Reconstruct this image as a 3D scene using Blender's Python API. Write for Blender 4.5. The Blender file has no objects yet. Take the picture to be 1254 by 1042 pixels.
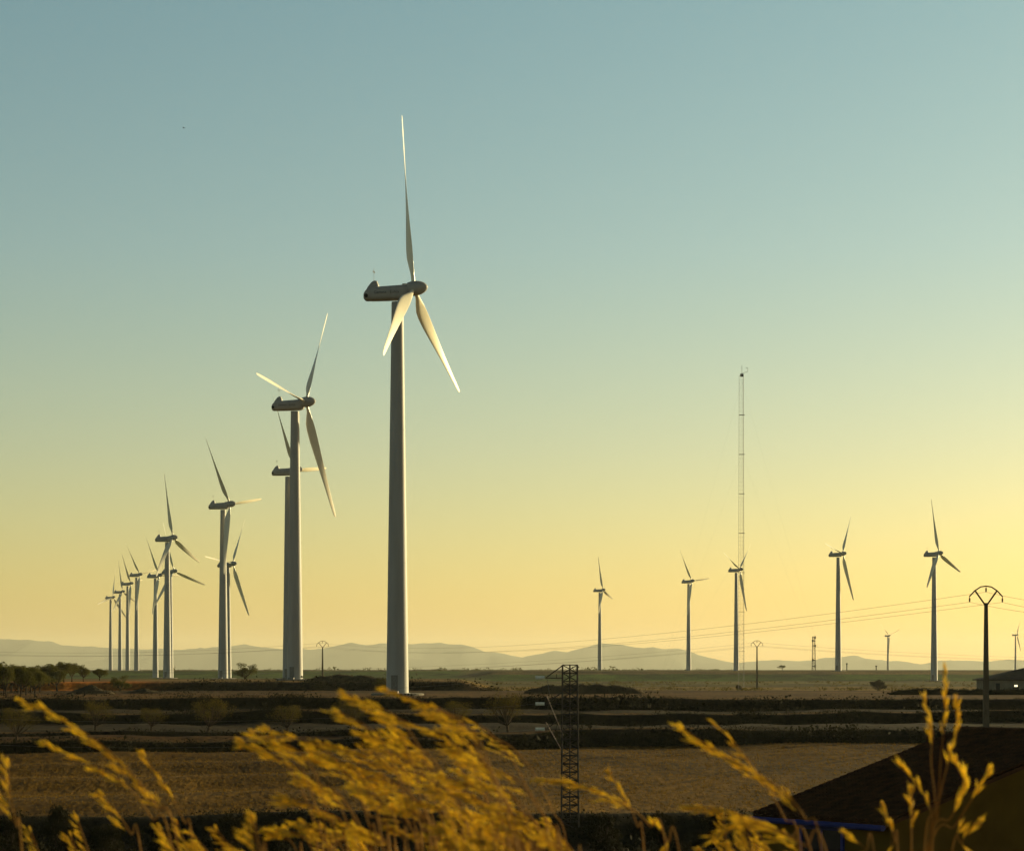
import bpy, math, random
import numpy as np
from mathutils import Vector, Matrix
R = math.radians
S = bpy.context.scene
C = S.collection

# ---------------------------------------------------------------- camera, light, exposure
F = 2960.8                       # focal length in photo pixels (85 mm)
HY = 820.0                       # horizon row of the photo
SUN_AZ, SUN_EL = 52.0, 10.0      # degrees right of the view direction, above the horizon
cam_d = bpy.data.cameras.new('camera')
cam = bpy.data.objects.new('camera', cam_d); C.objects.link(cam)
cam.location = (0, 0, 0); cam.rotation_euler = (R(90), 0, 0)
cam_d.lens = 85; cam_d.sensor_width = 36; cam_d.sensor_fit = 'HORIZONTAL'
cam_d.shift_y = (HY - 521) / 1254
cam_d.clip_start = 0.3; cam_d.clip_end = 60000
cam_d.dof.use_dof = True; cam_d.dof.focus_distance = 330; cam_d.dof.aperture_fstop = 13
S.camera = cam

W = bpy.data.worlds.new("World"); S.world = W; W.use_nodes = True
nt = W.node_tree; nt.nodes.clear()
wo = nt.nodes.new('ShaderNodeOutputWorld'); bg = nt.nodes.new('ShaderNodeBackground')
sky = nt.nodes.new('ShaderNodeTexSky'); sky.sky_type = 'NISHITA'; sky.sun_disc = False
sky.sun_elevation = R(SUN_EL); sky.sun_rotation = R(SUN_AZ)
sky.air_density = 1.0; sky.dust_density = 1.9; sky.ozone_density = 1.0; sky.altitude = 800
tc = nt.nodes.new('ShaderNodeTexCoord'); sp = nt.nodes.new('ShaderNodeSeparateXYZ')
nt.links.new(tc.outputs['Generated'], sp.inputs[0])
cr = nt.nodes.new('ShaderNodeValToRGB')
SKY_TINT = [(0.0, (1.18, .97, .52)), (0.03, (1.13, .96, .53)), (0.09, (1.02, .95, .68)), (0.17, (.90, .98, .82)), (0.27, (.82, 1.0, .84)), (0.36, (.45, .52, .52)), (0.6, (.22, .26, .27))]
els = cr.color_ramp.elements
while len(els) < len(SKY_TINT): els.new(0.5)
for e, (p, c) in zip(els, SKY_TINT): e.position = p; e.color = (*c, 1)
nt.links.new(sp.outputs['Z'], cr.inputs[0])
mx = nt.nodes.new('ShaderNodeMix'); mx.data_type = 'RGBA'; mx.blend_type = 'MULTIPLY'; mx.inputs[0].default_value = 1
nt.links.new(sky.outputs[0], mx.inputs[6]); nt.links.new(cr.outputs[0], mx.inputs[7])
nt.links.new(mx.outputs[2], bg.inputs[0]); bg.inputs[1].default_value = 0.070
nt.links.new(bg.outputs[0], wo.inputs[0])

sun_d = bpy.data.lights.new('sun', 'SUN'); sun = bpy.data.objects.new('sun', sun_d); C.objects.link(sun)
sun_d.energy = 5.0; sun_d.angle = R(0.5); sun_d.color = (1.0, .82, .42)
sv = Vector((math.sin(R(SUN_AZ)) * math.cos(R(SUN_EL)), math.cos(R(SUN_AZ)) * math.cos(R(SUN_EL)), math.sin(R(SUN_EL))))
sun.rotation_euler = sv.to_track_quat('Z', 'Y').to_euler()
S.view_settings.view_transform = 'Standard'; S.view_settings.look = 'None'
S.view_settings.exposure = 0.85; S.view_settings.gamma = 1
HAZE_DENSITY = 2.9e-5

# ---------------------------------------------------------------- helpers
def tag(o, label=None, cat=None, group=None, kind=None):
    if label: o['label'] = label
    if cat: o['category'] = cat
    if group: o['group'] = group
    if kind: o['kind'] = kind
    return o
def empty(name, loc, rz=0):
    o = bpy.data.objects.new(name, None); C.objects.link(o)
    o.location = loc; o.rotation_euler = (0, 0, rz); o.empty_display_size = .5
    return o
class MB:
    def __init__(s): s.v = []; s.f = []
    def add(s, vs, fs):
        n = len(s.v); s.v += [tuple(v) for v in vs]; s.f += [tuple(i + n for i in f) for f in fs]
    def box(s, c, d, M=None):
        vs = [Vector((c[0] + sx * d[0] / 2, c[1] + sy * d[1] / 2, c[2] + sz * d[2] / 2)) for sx in (-1, 1) for sy in (-1, 1) for sz in (-1, 1)]
        if M: vs = [M @ v for v in vs]
        s.add(vs, [(0, 1, 3, 2), (4, 6, 7, 5), (0, 4, 5, 1), (2, 3, 7, 6), (0, 2, 6, 4), (1, 5, 7, 3)])
    def tube(s, pts, rs, n=8, cap=True):
        pts = [Vector(p) for p in pts]
        if not hasattr(rs, '__len__'): rs = [rs] * len(pts)
        base = len(s.v)
        u = None
        for i, p in enumerate(pts):
            t = (pts[min(i + 1, len(pts) - 1)] - pts[max(i - 1, 0)]).normalized()
            if u is None:
                u = t.cross(Vector((0, 0, 1)) if abs(t.z) < .9 else Vector((1, 0, 0))).normalized()
            else:
                u = (u - t * u.dot(t)).normalized()
            w = t.cross(u)
            for k in range(n):
                a = 2 * math.pi * k / n
                s.v.append(tuple(p + (u * math.cos(a) + w * math.sin(a)) * rs[i]))
        for i in range(len(pts) - 1):
            for k in range(n):
                a = base + i * n + k; b = base + i * n + (k + 1) % n
                s.f.append((a, b, b + n, a + n))
        if cap:
            s.f.append(tuple(base + k for k in range(n))[::-1]); s.f.append(tuple(base + (len(pts) - 1) * n + k for k in range(n)))
    def bar(s, a, b, r=.04): s.tube([a, b], r, 4)
    def rings(s, rings, capa=True, capb=True):
        n = len(rings[0]); base = len(s.v)
        for r in rings: s.v += [tuple(v) for v in r]
        for i in range(len(rings) - 1):
            for k in range(n):
                a = base + i * n + k; b = base + i * n + (k + 1) % n
                s.f.append((a, b, b + n, a + n))
        if capa: s.f.append(tuple(base + k for k in range(n))[::-1])
        if capb: s.f.append(tuple(base + (len(rings) - 1) * n + k for k in range(n)))
    def build(s, name, m, parent=None, smooth=False, loc=None):
        me = bpy.data.meshes.new(name); me.from_pydata(s.v, [], s.f); me.validate(); me.update()
        me.materials.append(m)
        if smooth:
            me.polygons.foreach_set('use_smooth', [True] * len(me.polygons))
            try: me.set_sharp_from_angle(angle=R(45))
            except Exception: pass
        o = bpy.data.objects.new(name, me); C.objects.link(o)
        if parent: o.parent = parent
        if loc: o.location = loc
        return o
def at(px, py, D): return Vector(((px - 627) / F * D, D, -(py - HY) / F * D))
def sstep(x, a, b):
    t = np.clip((x - a) / (b - a), 0, 1); return t * t * (3 - 2 * t)
_rs = np.random.RandomState(7); _T = _rs.rand(256, 256)
def vnoise(x, y):
    x = np.asarray(x, float); y = np.asarray(y, float)
    xi = np.floor(x).astype(int); yi = np.floor(y).astype(int); fx = x - xi; fy = y - yi
    fx = fx * fx * (3 - 2 * fx); fy = fy * fy * (3 - 2 * fy)
    a = _T[xi & 255, yi & 255]; b = _T[(xi + 1) & 255, yi & 255]; c = _T[xi & 255, (yi + 1) & 255]; d = _T[(xi + 1) & 255, (yi + 1) & 255]
    return (a * (1 - fx) + b * fx) * (1 - fy) + (c * (1 - fx) + d * fx) * fy
def fbm(x, y, o=4):
    r = 0; a = .5
    for i in range(o): r = r + a * (vnoise(x * 2 ** i + 13 * i, y * 2 ** i + 7 * i) - .5); a *= .5
    return r

# ---------------------------------------------------------------- materials
def mat(name, col, rough=.7, col2=None, scale=1.0, bump=0.0, bscale=None, metal=0.0, detail=4, stretch=None, transl=0.0, spec=.4, attr=None, emit=None):
    m = bpy.data.materials.new(name); m.use_nodes = True; t = m.node_tree; N = t.nodes; L = t.links
    b = N['Principled BSDF']; b.inputs['Roughness'].default_value = rough; b.inputs['Metallic'].default_value = metal
    b.inputs['Specular IOR Level'].default_value = spec if rough < .5 else (.2 if rough < .7 else .04)
    b.inputs['Base Color'].default_value = (*col, 1)
    co = N.new('ShaderNodeTexCoord'); src = co.outputs['Object']
    if stretch:
        mp = N.new('ShaderNodeMapping'); mp.inputs['Scale'].default_value = stretch; L.new(src, mp.inputs[0]); src = mp.outputs[0]
    colout = None
    if attr:
        a = N.new('ShaderNodeAttribute'); a.attribute_name = attr; colout = a.outputs['Color']
    if col2:
        n = N.new('ShaderNodeTexNoise'); n.inputs['Scale'].default_value = scale; n.inputs['Detail'].default_value = detail
        L.new(src, n.inputs['Vector'])
        mr = N.new('ShaderNodeMapRange'); mr.inputs[1].default_value = .3; mr.inputs[2].default_value = .7; L.new(n.outputs[0], mr.inputs[0])
        k = N.new('ShaderNodeMix'); k.data_type = 'RGBA'; L.new(mr.outputs[0], k.inputs[0])
        k.inputs[6].default_value = (*col, 1); k.inputs[7].default_value = (*col2, 1)
        if attr:
            k.blend_type = 'MULTIPLY'; k.inputs[0].default_value = 1
            k2 = N.new('ShaderNodeMix'); k2.data_type = 'RGBA'; k2.inputs[6].default_value = (*col, 1); k2.inputs[7].default_value = (*col2, 1)
            L.new(mr.outputs[0], k2.inputs[0])
            for l in list(k.inputs[0].links): L.remove(l)
            k.inputs[0].default_value = 1
            L.new(colout, k.inputs[6]); L.new(k2.outputs[2], k.inputs[7])
        colout = k.outputs[2]
    if colout: L.new(colout, b.inputs['Base Color'])
    if bump:
        n = N.new('ShaderNodeTexNoise'); n.inputs['Scale'].default_value = bscale or scale * 3; n.inputs['Detail'].default_value = 5
        L.new(src, n.inputs['Vector']); bp = N.new('ShaderNodeBump'); bp.inputs['Strength'].default_value = 1; bp.inputs['Distance'].default_value = bump
        L.new(n.outputs[0], bp.inputs['Height']); L.new(bp.outputs[0], b.inputs['Normal'])
    if transl:
        tr = N.new('ShaderNodeBsdfTranslucent'); ms = N.new('ShaderNodeMixShader'); ms.inputs[0].default_value = transl
        if colout: L.new(colout, tr.inputs[0])
        else: tr.inputs[0].default_value = (*col, 1)
        L.new(b.outputs[0], ms.inputs[1]); L.new(tr.outputs[0], ms.inputs[2]); L.new(ms.outputs[0], N['Material Output'].inputs[0])
    if emit:
        b.inputs['Emission Color'].default_value = (*emit[0], 1); b.inputs['Emission Strength'].default_value = emit[1]
    return m
M = dict(
    paint=mat('turbine paint', (.37, .37, .355), .55, (.30, .295, .28), .9, stretch=(1, 1, .08)),
    blade=mat('blade gelcoat', (.82, .77, .60), .30, (.76, .71, .55), .3, spec=.6),
    dark=mat('dark opening', (.02, .02, .02), .6, (.03, .03, .03), 4),
    letter=mat('nacelle lettering', (.10, .11, .12), .5, (.13, .14, .15), 3),
    steel=mat('galvanised steel', (.20, .20, .19), .55, (.14, .13, .12), 6, metal=.4),
    darksteel=mat('weathered dark steel', (.05, .045, .04), .75, (.03, .028, .025), 5),
    conc=mat('concrete', (.13, .105, .07), .85, (.09, .072, .05), 3, bump=.01, stretch=(1, 1, .4)),
    brownsteel=mat('brown steel', (.10, .06, .04), .7, (.06, .04, .03), 6),
    insul=mat('glass insulator', (.88, .87, .74), .5, (.8, .8, .68), 6),
    jumper=mat('porcelain string', (.34, .23, .18), .6, (.27, .18, .14), 6),
    wire=mat('aluminium wire', (.12, .11, .10), .5, (.09, .08, .08), 1),
    rtile=mat('roof tile', (.085, .036, .014), .85, (.035, .018, .010), 2.2, bump=.03, bscale=6),
    ochre=mat('ochre render', (.10, .062, .008), .9, (.075, .045, .006), .8, bump=.01, bscale=8),
    blue=mat('blue painted metal', (.016, .028, .17), .6, (.012, .022, .13), 2),
    glass=mat('window glass', (.012, .014, .018), .12, (.018, .02, .025), 1, spec=.6),
    barnroof=mat('fibre cement roof', (.085, .068, .05), .85, (.055, .045, .035), 1.2),
    barnwall=mat('whitewashed wall', (.24, .215, .16), .9, (.17, .15, .115), .9),
    glow_pane=mat('glowing pane', (.9, .85, .7), .5, (.85, .8, .65), 2, emit=((1, .88, .5), 1.0)),
    bark=mat('bark', (.055, .038, .024), .9, (.035, .025, .017), 5),
    leaf=mat('olive leaf', (.085, .080, .014), .7, (.045, .045, .009), .9, transl=.35),
    leafdry=mat('dry leaf', (.10, .075, .013), .7, (.055, .045, .009), .8, transl=.35),
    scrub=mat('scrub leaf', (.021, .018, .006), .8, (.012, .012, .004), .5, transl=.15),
    straw=mat('straw stem', (.42, .24, .055), .75, (.26, .13, .03), 9, transl=.35),
    ear=mat('dry grass ear', (.96, .80, .15), .6, (.74, .55, .08), 12, transl=.62),
    soil=mat('mound soil', (.09, .065, .035), .95, (.05, .04, .024), .6, bump=.08, bscale=2),
    ground=mat('ground', (1.5, 1.45, 1.35), .95, (.5, .5, .52), 1.5, bump=.12, bscale=2.6, detail=8, attr='Col', spec=.1, stretch=(1, .3, 1)),
    stubble=mat('stubble straw', (.18, .105, .02), .8, (.10, .055, .010), .6, transl=.3),
    padconc=mat('foundation concrete', (.22, .20, .16), .9, (.15, .135, .11), 1.5),
    hill=mat('mountain rock', (.055, .055, .04), .95, (.04, .045, .035), .004, spec=.1),
)

# ---------------------------------------------------------------- ground
LX = [0, 395, 480, 761, 940, 1240, 1310, 1385, 2000, 26000]
LZ = [-3.42, -3.42, -3.4, -4.15, -4.8, -5.6, -5.6, -2.1, -1.7, -1.7]     # left branch before its step of 1.37
RX = [0, 395, 440, 560, 700, 1037, 1050, 1115, 1500, 26000]
RZ = [-3.42, -3.42, -4.1, -5.0, -5.75, -4.95, -4.9, -.75, -.35, -.3]
BY = [-3000, 0, 6, 20, 60, 100, 135, 143]
BZ = [-1.7, -1.7, -1.85, -3.6, -9.0, -10.4, -10.8, -10.6]
def edge1(x, y):      # far edge of the stubble field
    px = 627 + F * x / np.maximum(y, 1)
    return 212 + 10 * sstep(px, 0, 560) + 8 * sstep(px, 540, 720)
def H(x, y, fine=True):
    x = np.asarray(x, float); y = np.asarray(y, float)
    px = 627 + F * x / np.maximum(y, 1)
    wob = 3.4 * fbm(x / 22, y / 60 + 3, 3) + 1.3 * fbm(x / 3.1, y / 30, 2)
    z = np.interp(y, BY, BZ)
    ye = edge1(x, y)
    yw = y + wob
    z = z + 1.75 * sstep(yw, 143, 149.5)
    fz = -8.85 + .02125 * (np.minimum(np.maximum(y, 150), ye) - 150)
    z = np.where(y > 146, z - (-8.85) + fz, z)
    fe = -8.85 + .02125 * (ye - 150)
    z = z + (-6.45 - fe) * sstep(yw, ye, ye + 1.6)
    y2 = np.maximum(229, ye + 1.8)
    z = z + .55 * sstep(yw, y2, y2 + 1.8)
    z = z + 1.2 * sstep(yw, 265, 267) + 1.28 * sstep(yw, 285, 288)
    wl = 1 - sstep(px, 556, 612)
    zl = np.interp(y, LX, LZ) + 1.37 * sstep(yw, 396, 402)
    zr = np.interp(y, RX, RZ)
    zf = zl * wl + zr * (1 - wl)
    z = np.where(y > 320, zf, z)
    # undulations
    near = np.exp(-((y - 180) / 45.0) ** 2)
    left = 1 - sstep(px, 350, 700)
    z = z + left * near * (.34 * np.sin((y - x * .22) / 2.6 + 2 * fbm(x / 30, y / 30, 2) * 3))
    z = z + .16 * fbm(x / 5, y / 5, 3) * (y > 0) * (y < 1200) + (1.3 * fbm(x / 13, y / 14, 4)) * np.exp(-((y - 252) / 42.0) ** 4)
    z = z + .35 * fbm(x / 40, y / 40, 3) * (y > 400)
    # steeper earth slope at the orchard
    return z
def groundz(x, y): return float(H(np.array([x]), np.array([y]))[0])

def build_ground():
    def rng(a, b, s): return list(np.arange(a, b, s))
    ys = rng(-1500, -100, 200) + rng(-100, 0, 12) + rng(0, 120, 3) + rng(120, 140, 1) + rng(140, 152, .4) + rng(152, 208, .9) + rng(208, 236, .35) + rng(236, 262, 1.5) + rng(262, 292, .35) + \
        rng(292, 390, 2.5) + rng(390, 408, .6) + rng(408, 1030, 9) + rng(1030, 1125, 3) + rng(1125, 1300, 16) + rng(1300, 1400, 4)
    v = 1400.
    while v < 25500: ys.append(v); v *= 1.045
    ys.append(25500.)
    ys = np.array(ys)
    sd = np.linspace(-.25, .25, 430); sc = np.array([.27, .3, .34, .4, .5, .65, .85, 1.1, 1.4])
    ss = np.concatenate([-sc[::-1], sd, sc])
    wd = 30 * np.exp(-np.abs(ys) / 60) + np.abs(ys)
    X = ss[None, :] * wd[:, None]; Y = np.repeat(ys[:, None], len(ss), 1)
    Z = H(X, Y)
    ny, nx = X.shape
    co = np.stack([X, Y, Z], -1).reshape(-1, 3)
    i = np.arange(ny * nx).reshape(ny, nx)
    q = np.stack([i[:-1, :-1], i[:-1, 1:], i[1:, 1:], i[1:, :-1]], -1).reshape(-1, 4)
    me = bpy.data.meshes.new('ground'); me.vertices.add(len(co)); me.vertices.foreach_set('co', co.ravel())
    me.loops.add(q.size); me.loops.foreach_set('vertex_index', q.ravel())
    me.polygons.add(len(q)); me.polygons.foreach_set('loop_start', np.arange(0, q.size, 4)); me.polygons.foreach_set('use_smooth', np.ones(len(q), bool))
    me.update(calc_edges=True); me.validate()
    # real field colours
    px = 627 + F * X / np.maximum(Y, 1)
    wob = 3.4 * fbm(X / 22, Y / 60 + 3, 3) + 1.3 * fbm(X / 3.1, Y / 30, 2)
    Yw = Y + wob; ye = edge1(X, Y); wl = 1 - sstep(px, 556, 612)
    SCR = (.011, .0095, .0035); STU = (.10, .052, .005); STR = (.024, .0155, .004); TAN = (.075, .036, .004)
    GRN = (.034, .060, .004); YEL = (.12, .072, .006); DUL = (.056, .046, .007); ORG = (.32, .11, .014); DRY = (.14, .09, .03)
    col = np.zeros((ny, nx, 3)); 
    def put(mask, c):
        m = np.clip(mask, 0, 1)[..., None]; col[:] = col * (1 - m) + np.array(c) * m
    def band(a, b, s=.5): return sstep(Yw, a - s, a + s) * (1 - sstep(Yw, b - s, b + s))
    put(np.ones_like(X), DRY)
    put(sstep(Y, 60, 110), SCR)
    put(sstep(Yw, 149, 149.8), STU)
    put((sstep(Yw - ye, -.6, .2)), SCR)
    y2 = np.maximum(229, ye + 1.8)
    put(sstep(Yw - ye, 2.6, 3.2) * (1 - sstep(Yw - y2, -1.2, -.4)), TAN)
    put(sstep(Yw - y2, 1.9, 2.6), STR)
    put(sstep(Yw - y2, 1.7, 2.1) * (1 - sstep(Yw - y2, 3.2, 4.4)), TAN)
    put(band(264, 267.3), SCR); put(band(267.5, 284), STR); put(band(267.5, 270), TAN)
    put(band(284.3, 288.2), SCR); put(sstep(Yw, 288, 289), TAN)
    put(sstep(Y, 330, 380) * fbm_n(X / 30, Y / 8), STR)
    far = sstep(Y, 395, 396)
    put(far, TAN)
    # left branch
    put(wl * band(395.5, 402.5, .6) * sstep(px, 195, 240), SCR)
    put(wl * band(395.5, 430, 1.) * (1 - sstep(px, 150, 215)), ORG)
    put(wl * sstep(Y, 402, 480), (.11, .07, .018))
    put(wl * sstep(Y, 560, 640), DUL)
    put(wl * sstep(Y, 760, 900), GRN)
    put(wl * sstep(Y, 1375, 1400), (.07, .055, .02))
    # right branch
    r = 1 - wl
    put(r * sstep(Y, 440, 700), YEL)
    put(r * sstep(Yw + 60 * fbm(X / 90, Y / 90, 3), 780, 800), DUL)
    put(r * sstep(Yw + 80 * fbm(X / 120, Y / 40, 3), 900, 930), (.07, .058, .014))
    put(r * sstep(Yw + 14 * fbm(X / 60, Y / 30, 3), 1040, 1048), GRN)
    put(r * sstep(Yw + 8 * fbm(X / 40, Y / 30, 3), 1092, 1096), (.10, .07, .02))
    put(r * sstep(Y, 1130, 1200), (.07, .055, .02))
    n = 1 + .9 * fbm(X / 4, Y / 9, 4) + .9 * fbm(X / 35, Y / 35, 3) + 1.6 * (Y > 390) * fbm(X / 14, Y / 30, 4)
    for ox in (0, 1.9):       # wheel tracks across the stubble
        dl = np.abs(((X - 19.9) * 36 - (Y - 194) * 21.7) / 42.0 - ox + 1.2 * fbm(Y / 25, Y * 0, 2)); n = n * (1 - .5 * np.exp(-(dl / .34) ** 2) * (Y > 152) * (Y < 232))
    n = n + (Y > 150) * (Y < 232) * 1.1 * fbm(X / 11 + 5, Y / 26, 4)
    col *= np.clip(n, .3, 1.9)[..., None]
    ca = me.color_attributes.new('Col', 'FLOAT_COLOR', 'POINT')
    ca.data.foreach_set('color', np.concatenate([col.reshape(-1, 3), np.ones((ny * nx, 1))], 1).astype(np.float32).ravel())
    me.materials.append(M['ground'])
    o = bpy.data.objects.new('ground', me); C.objects.link(o); tag(o, kind='structure')
def fbm_n(x, y): return np.clip(.5 + 2 * fbm(x, y, 3), 0, 1)
build_ground()

# ---------------------------------------------------------------- mountains
def ridge(name, pts, D, depth, seed, dy=0):
    xs = np.concatenate([np.arange(-1500, -60, 30), np.arange(-60, 1320, 5), np.arange(1320, 2900, 30)])
    row = np.interp(xs, [p[0] for p in pts], [p[1] for p in pts]) + dy
    out = np.clip(np.maximum(-60 - xs, xs - 1310) / 200, 0, 1)
    row = row + out * (60 * fbm(xs / 140 + seed, xs * 0 + seed, 3))
    row = row + 3.4 * fbm(xs / 20 + seed, xs * 0 + 5, 5) + 1.2 - 5 * np.abs(fbm(xs / 34 + 2 * seed, xs * 0 + 9, 4))
    h = np.maximum((HY - row) / F * D, 6)
    ts = np.array([-1, -.8, -.6, -.42, -.27, -.14, -.06, 0, .08, .25, .6, 1])
    prof = 1 - np.abs(ts) ** .85
    X = (xs - 627) / F * D
    Y = D + ts[:, None] * depth + 0 * X[None, :]
    g = fbm(X[None, :] / 330 + seed, Y / 1500, 5)
    Z = -6 + (h + 6)[None, :] * prof[:, None] * (1 + 2.6 * g * (np.abs(ts) * (1 - np.abs(ts)) * 4)[:, None])
    Xg = X[None, :] + 0 * Y
    ny, nx = Y.shape; i = np.arange(ny * nx).reshape(ny, nx)
    q = np.stack([i[:-1, :-1], i[:-1, 1:], i[1:, 1:], i[1:, :-1]], -1).reshape(-1, 4)
    me = bpy.data.meshes.new(name); me.from_pydata(np.stack([Xg, Y, Z], -1).reshape(-1, 3).tolist(), [], q.tolist()); me.update()
    me.polygons.foreach_set('use_smooth', [True] * len(me.polygons)); me.materials.append(M['hill'])
    o = bpy.data.objects.new(name, me); C.objects.link(o); return tag(o, kind='structure')
MT = [(-1500, 800), (0, 781), (30, 783), (60, 788), (135, 792), (200, 794), (250, 794), (280, 791), (300, 788), (330, 793), (360, 796), (395, 794), (430, 786), (450, 789), (467, 787), (485, 790), (510, 788), (540, 787), (565, 789), (600, 798), (640, 804), (660, 800), (680, 796), (695, 798), (712, 792), (735, 786), (760, 788), (785, 794), (800, 796), (828, 792), (850, 798), (880, 808), (902, 812), (930, 809), (945, 807), (980, 809), (1020, 803), (1048, 801), (1075, 808), (1110, 812), (1140, 812), (1160, 809), (1185, 808), (1205, 810), (1235, 806), (1254, 808), (2900, 800)]
LO = [(-1500, 806), (0, 796), (120, 800), (260, 804), (380, 801), (500, 806), (620, 812), (760, 807), (900, 815), (1000, 812), (1100, 815), (1254, 813), (2900, 806)]
ridge('mountains', MT, 22500, 2300, 3.1)

# ---------------------------------------------------------------- wind turbines
def superring(x, zt, zb, hw, n=24, e=3.2):
    zc = (zt + zb) / 2; hh = (zt - zb) / 2; r = []
    for k in range(n):
        a = 2 * math.pi * k / n; c, s = math.cos(a), math.sin(a)
        r.append((x, hw * math.copysign(abs(c) ** (2 / e), c), zc + hh * math.copysign(abs(s) ** (2 / e), s)))
    return r
TH, OVER, TILT = 55.0, 2.65, 5.0     # hub height, overhang of the rotor, tilt
def turbine_parts():
    P = {}
    m = MB(); zs = [0, .25, .26, 3, 17.8, 17.802, 17.95, 17.952, 35.8, 35.802, 35.95, 35.952, 53.2]
    rad = lambda z: 1.52 - (1.52 - .80) * z / 53.2
    pts = [(0, 0, z) for z in [-4] + zs]; rs = [1.75] + [1.75, 1.75, rad(.3), rad(3)] + [rad(17.8), rad(17.8) + .025, rad(17.9) + .025, rad(18), rad(35.8), rad(35.8) + .02, rad(35.9) + .02, rad(36), rad(53.2)]
    m.tube(pts, rs, 40); P['tower'] = m
    m = MB(); m.box((0, -1.53, 1.6), (.9, .10, 2.1)); m.box((0, -1.75, .35), (1.2, .6, .3)); P['door'] = m
    m = MB()
    m.rings([superring(*a) for a in [(-4.62, -.75, -1.05, .3), (-4.60, -.45, -1.3, .62), (-4.40, -.15, -1.52, .88), (-4.0, .20, -1.52, 1.0), (-3.4, .32, -1.55, 1.08), (-1.0, .40, -1.57, 1.15), (1.0, .48, -1.57, 1.12), (1.45, .44, -1.45, 1.0), (1.7, .3, -1.2, .8)]])
    P['nacelle'] = m
    m = MB(); m.rings([superring(x, zt, zb, w, 16, 2.6) for x, zt, zb, w in [(-4.42, -.1, -.8, .30), (-4.1, .45, -.8, .42), (-3.6, 1.05, -.8, .46), (-3.25, 1.24, -.8, .46), (-2.85, 1.16, -.8, .44), (-2.62, .62, -.8, .42)]]); P['rear_cowl'] = m
    for s in (-1, 1): m = MB(); m.tube([(-4.12, s * .95, -.92), (-4.12, s * 1.10, -.92)], .27, 16); P['vent%d' % s] = m
    m = MB(); m.tube([(-3.3, 0, 1.1), (-3.3, 0, 2.9)], .02, 6); m.bar((-3.3, -.35, 2.3), (-3.3, .35, 2.3), .02)
    for s in (-.35, .35): m.tube([(-3.3, s, 2.3), (-3.3, s, 2.5)], .06, 8)
    P['wind_sensor'] = m
    m = MB(); m.rings([superring(x, .45 + z, -1 + .9, w, 14, 4) for x, z, w in [(.75, .16, .5), (.8, .22, .55), (1.3, .22, .55), (1.35, .16, .5)]]); P['hatch'] = m
    # spinner (local X forward, origin at rotor centre)
    m = MB(); sp_ = [(-1.12, .80), (-1.1, .9), (-.5, 1.0), (.1, .98), (.6, .88), (1.1, .66), (1.42, .38), (1.56, .12)]
    m.rings([[(x, r * math.cos(2 * math.pi * k / 28), r * math.sin(2 * math.pi * k / 28)) for k in range(28)] for x, r in sp_]); P['spinner'] = m
    # blade, along +Z from the rotor centre
    m = MB(); L = 23.5; n = 20; rings = []
    st = [(.55, .52, 1.0, 52), (1.3, .52, 1.0, 52), (2.0, .62, .8, 52), (3.0, 1.05, .50, 50), (4.2, 1.50, .34, 48), (5.5, 1.66, .27, 45), (7.5, 1.66, .23, 38), (10, 1.52, .20, 30), (13, 1.32, .18, 22), (16, 1.12, .17, 15), (19, .93, .16, 10), (21.5, .76, .15, 8), (22.8, .60, .14, 7), (23.3, .40, .14, 7), (23.5, .12, .2, 7)]
    for z, c, th, tw in st:
        ring = []; a0 = R(tw + PITCH) * PSIGN
        circ = max(0, min(1, (3.4 - z) / 1.6))
        for k in range(n):
            a = 2 * math.pi * k / n; u = math.cos(a); v = math.sin(a)
            # aerofoil: x along chord (leading edge +), y thickness
            xa = c * (u * .5 + .20 * (1 - circ)) ; 
            prof = (math.sqrt(max(0, 1 - u * u)) * (.62 + .38 * u)) * (1 - circ) + abs(v) * circ
            ya = math.copysign(c * th * .5 * prof, v) * (1.0 if v > 0 else 1 - .35 * (1 - circ))
            if z < 1.9 and circ >= 1: xa = c * .5 * u; ya = c * .5 * v
            # chord direction: -Y (rotation sense) turned by the twist toward +X
            dx, dy = math.sin(a0), -SENSE * math.cos(a0); nx_, ny_ = math.cos(a0), SENSE * math.sin(a0)
            ring.append((xa * dx + ya * nx_ + .012 * z * z * .06, xa * dy + ya * ny_, z))
        rings.append(ring)
    m.rings(rings); P['blade'] = m
    return P
PITCH, PSIGN, SENSE = 0.0, -1, -1
PARTS = turbine_parts()
def lettering(parent):
    for word, x in (('Gamesa', -2.12), ('Eolica', -.12)):
        cu = bpy.data.curves.new('lettering', 'FONT'); cu.body = word; cu.size = .55; cu.extrude = .006; cu.align_x = 'CENTER'; cu.align_y = 'CENTER'
        t = bpy.data.objects.new('lettering_tmp', cu); me = bpy.data.meshes.new_from_object(t)
        bpy.data.objects.remove(t)
        o = bpy.data.objects.new('lettering', me); me.materials.clear(); me.materials.append(M['letter']); C.objects.link(o)
        o.parent = parent; o.matrix_local = Matrix.Translation((x, -1.165, -.55)) @ Matrix.Rotation(R(90), 4, 'X')
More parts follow.
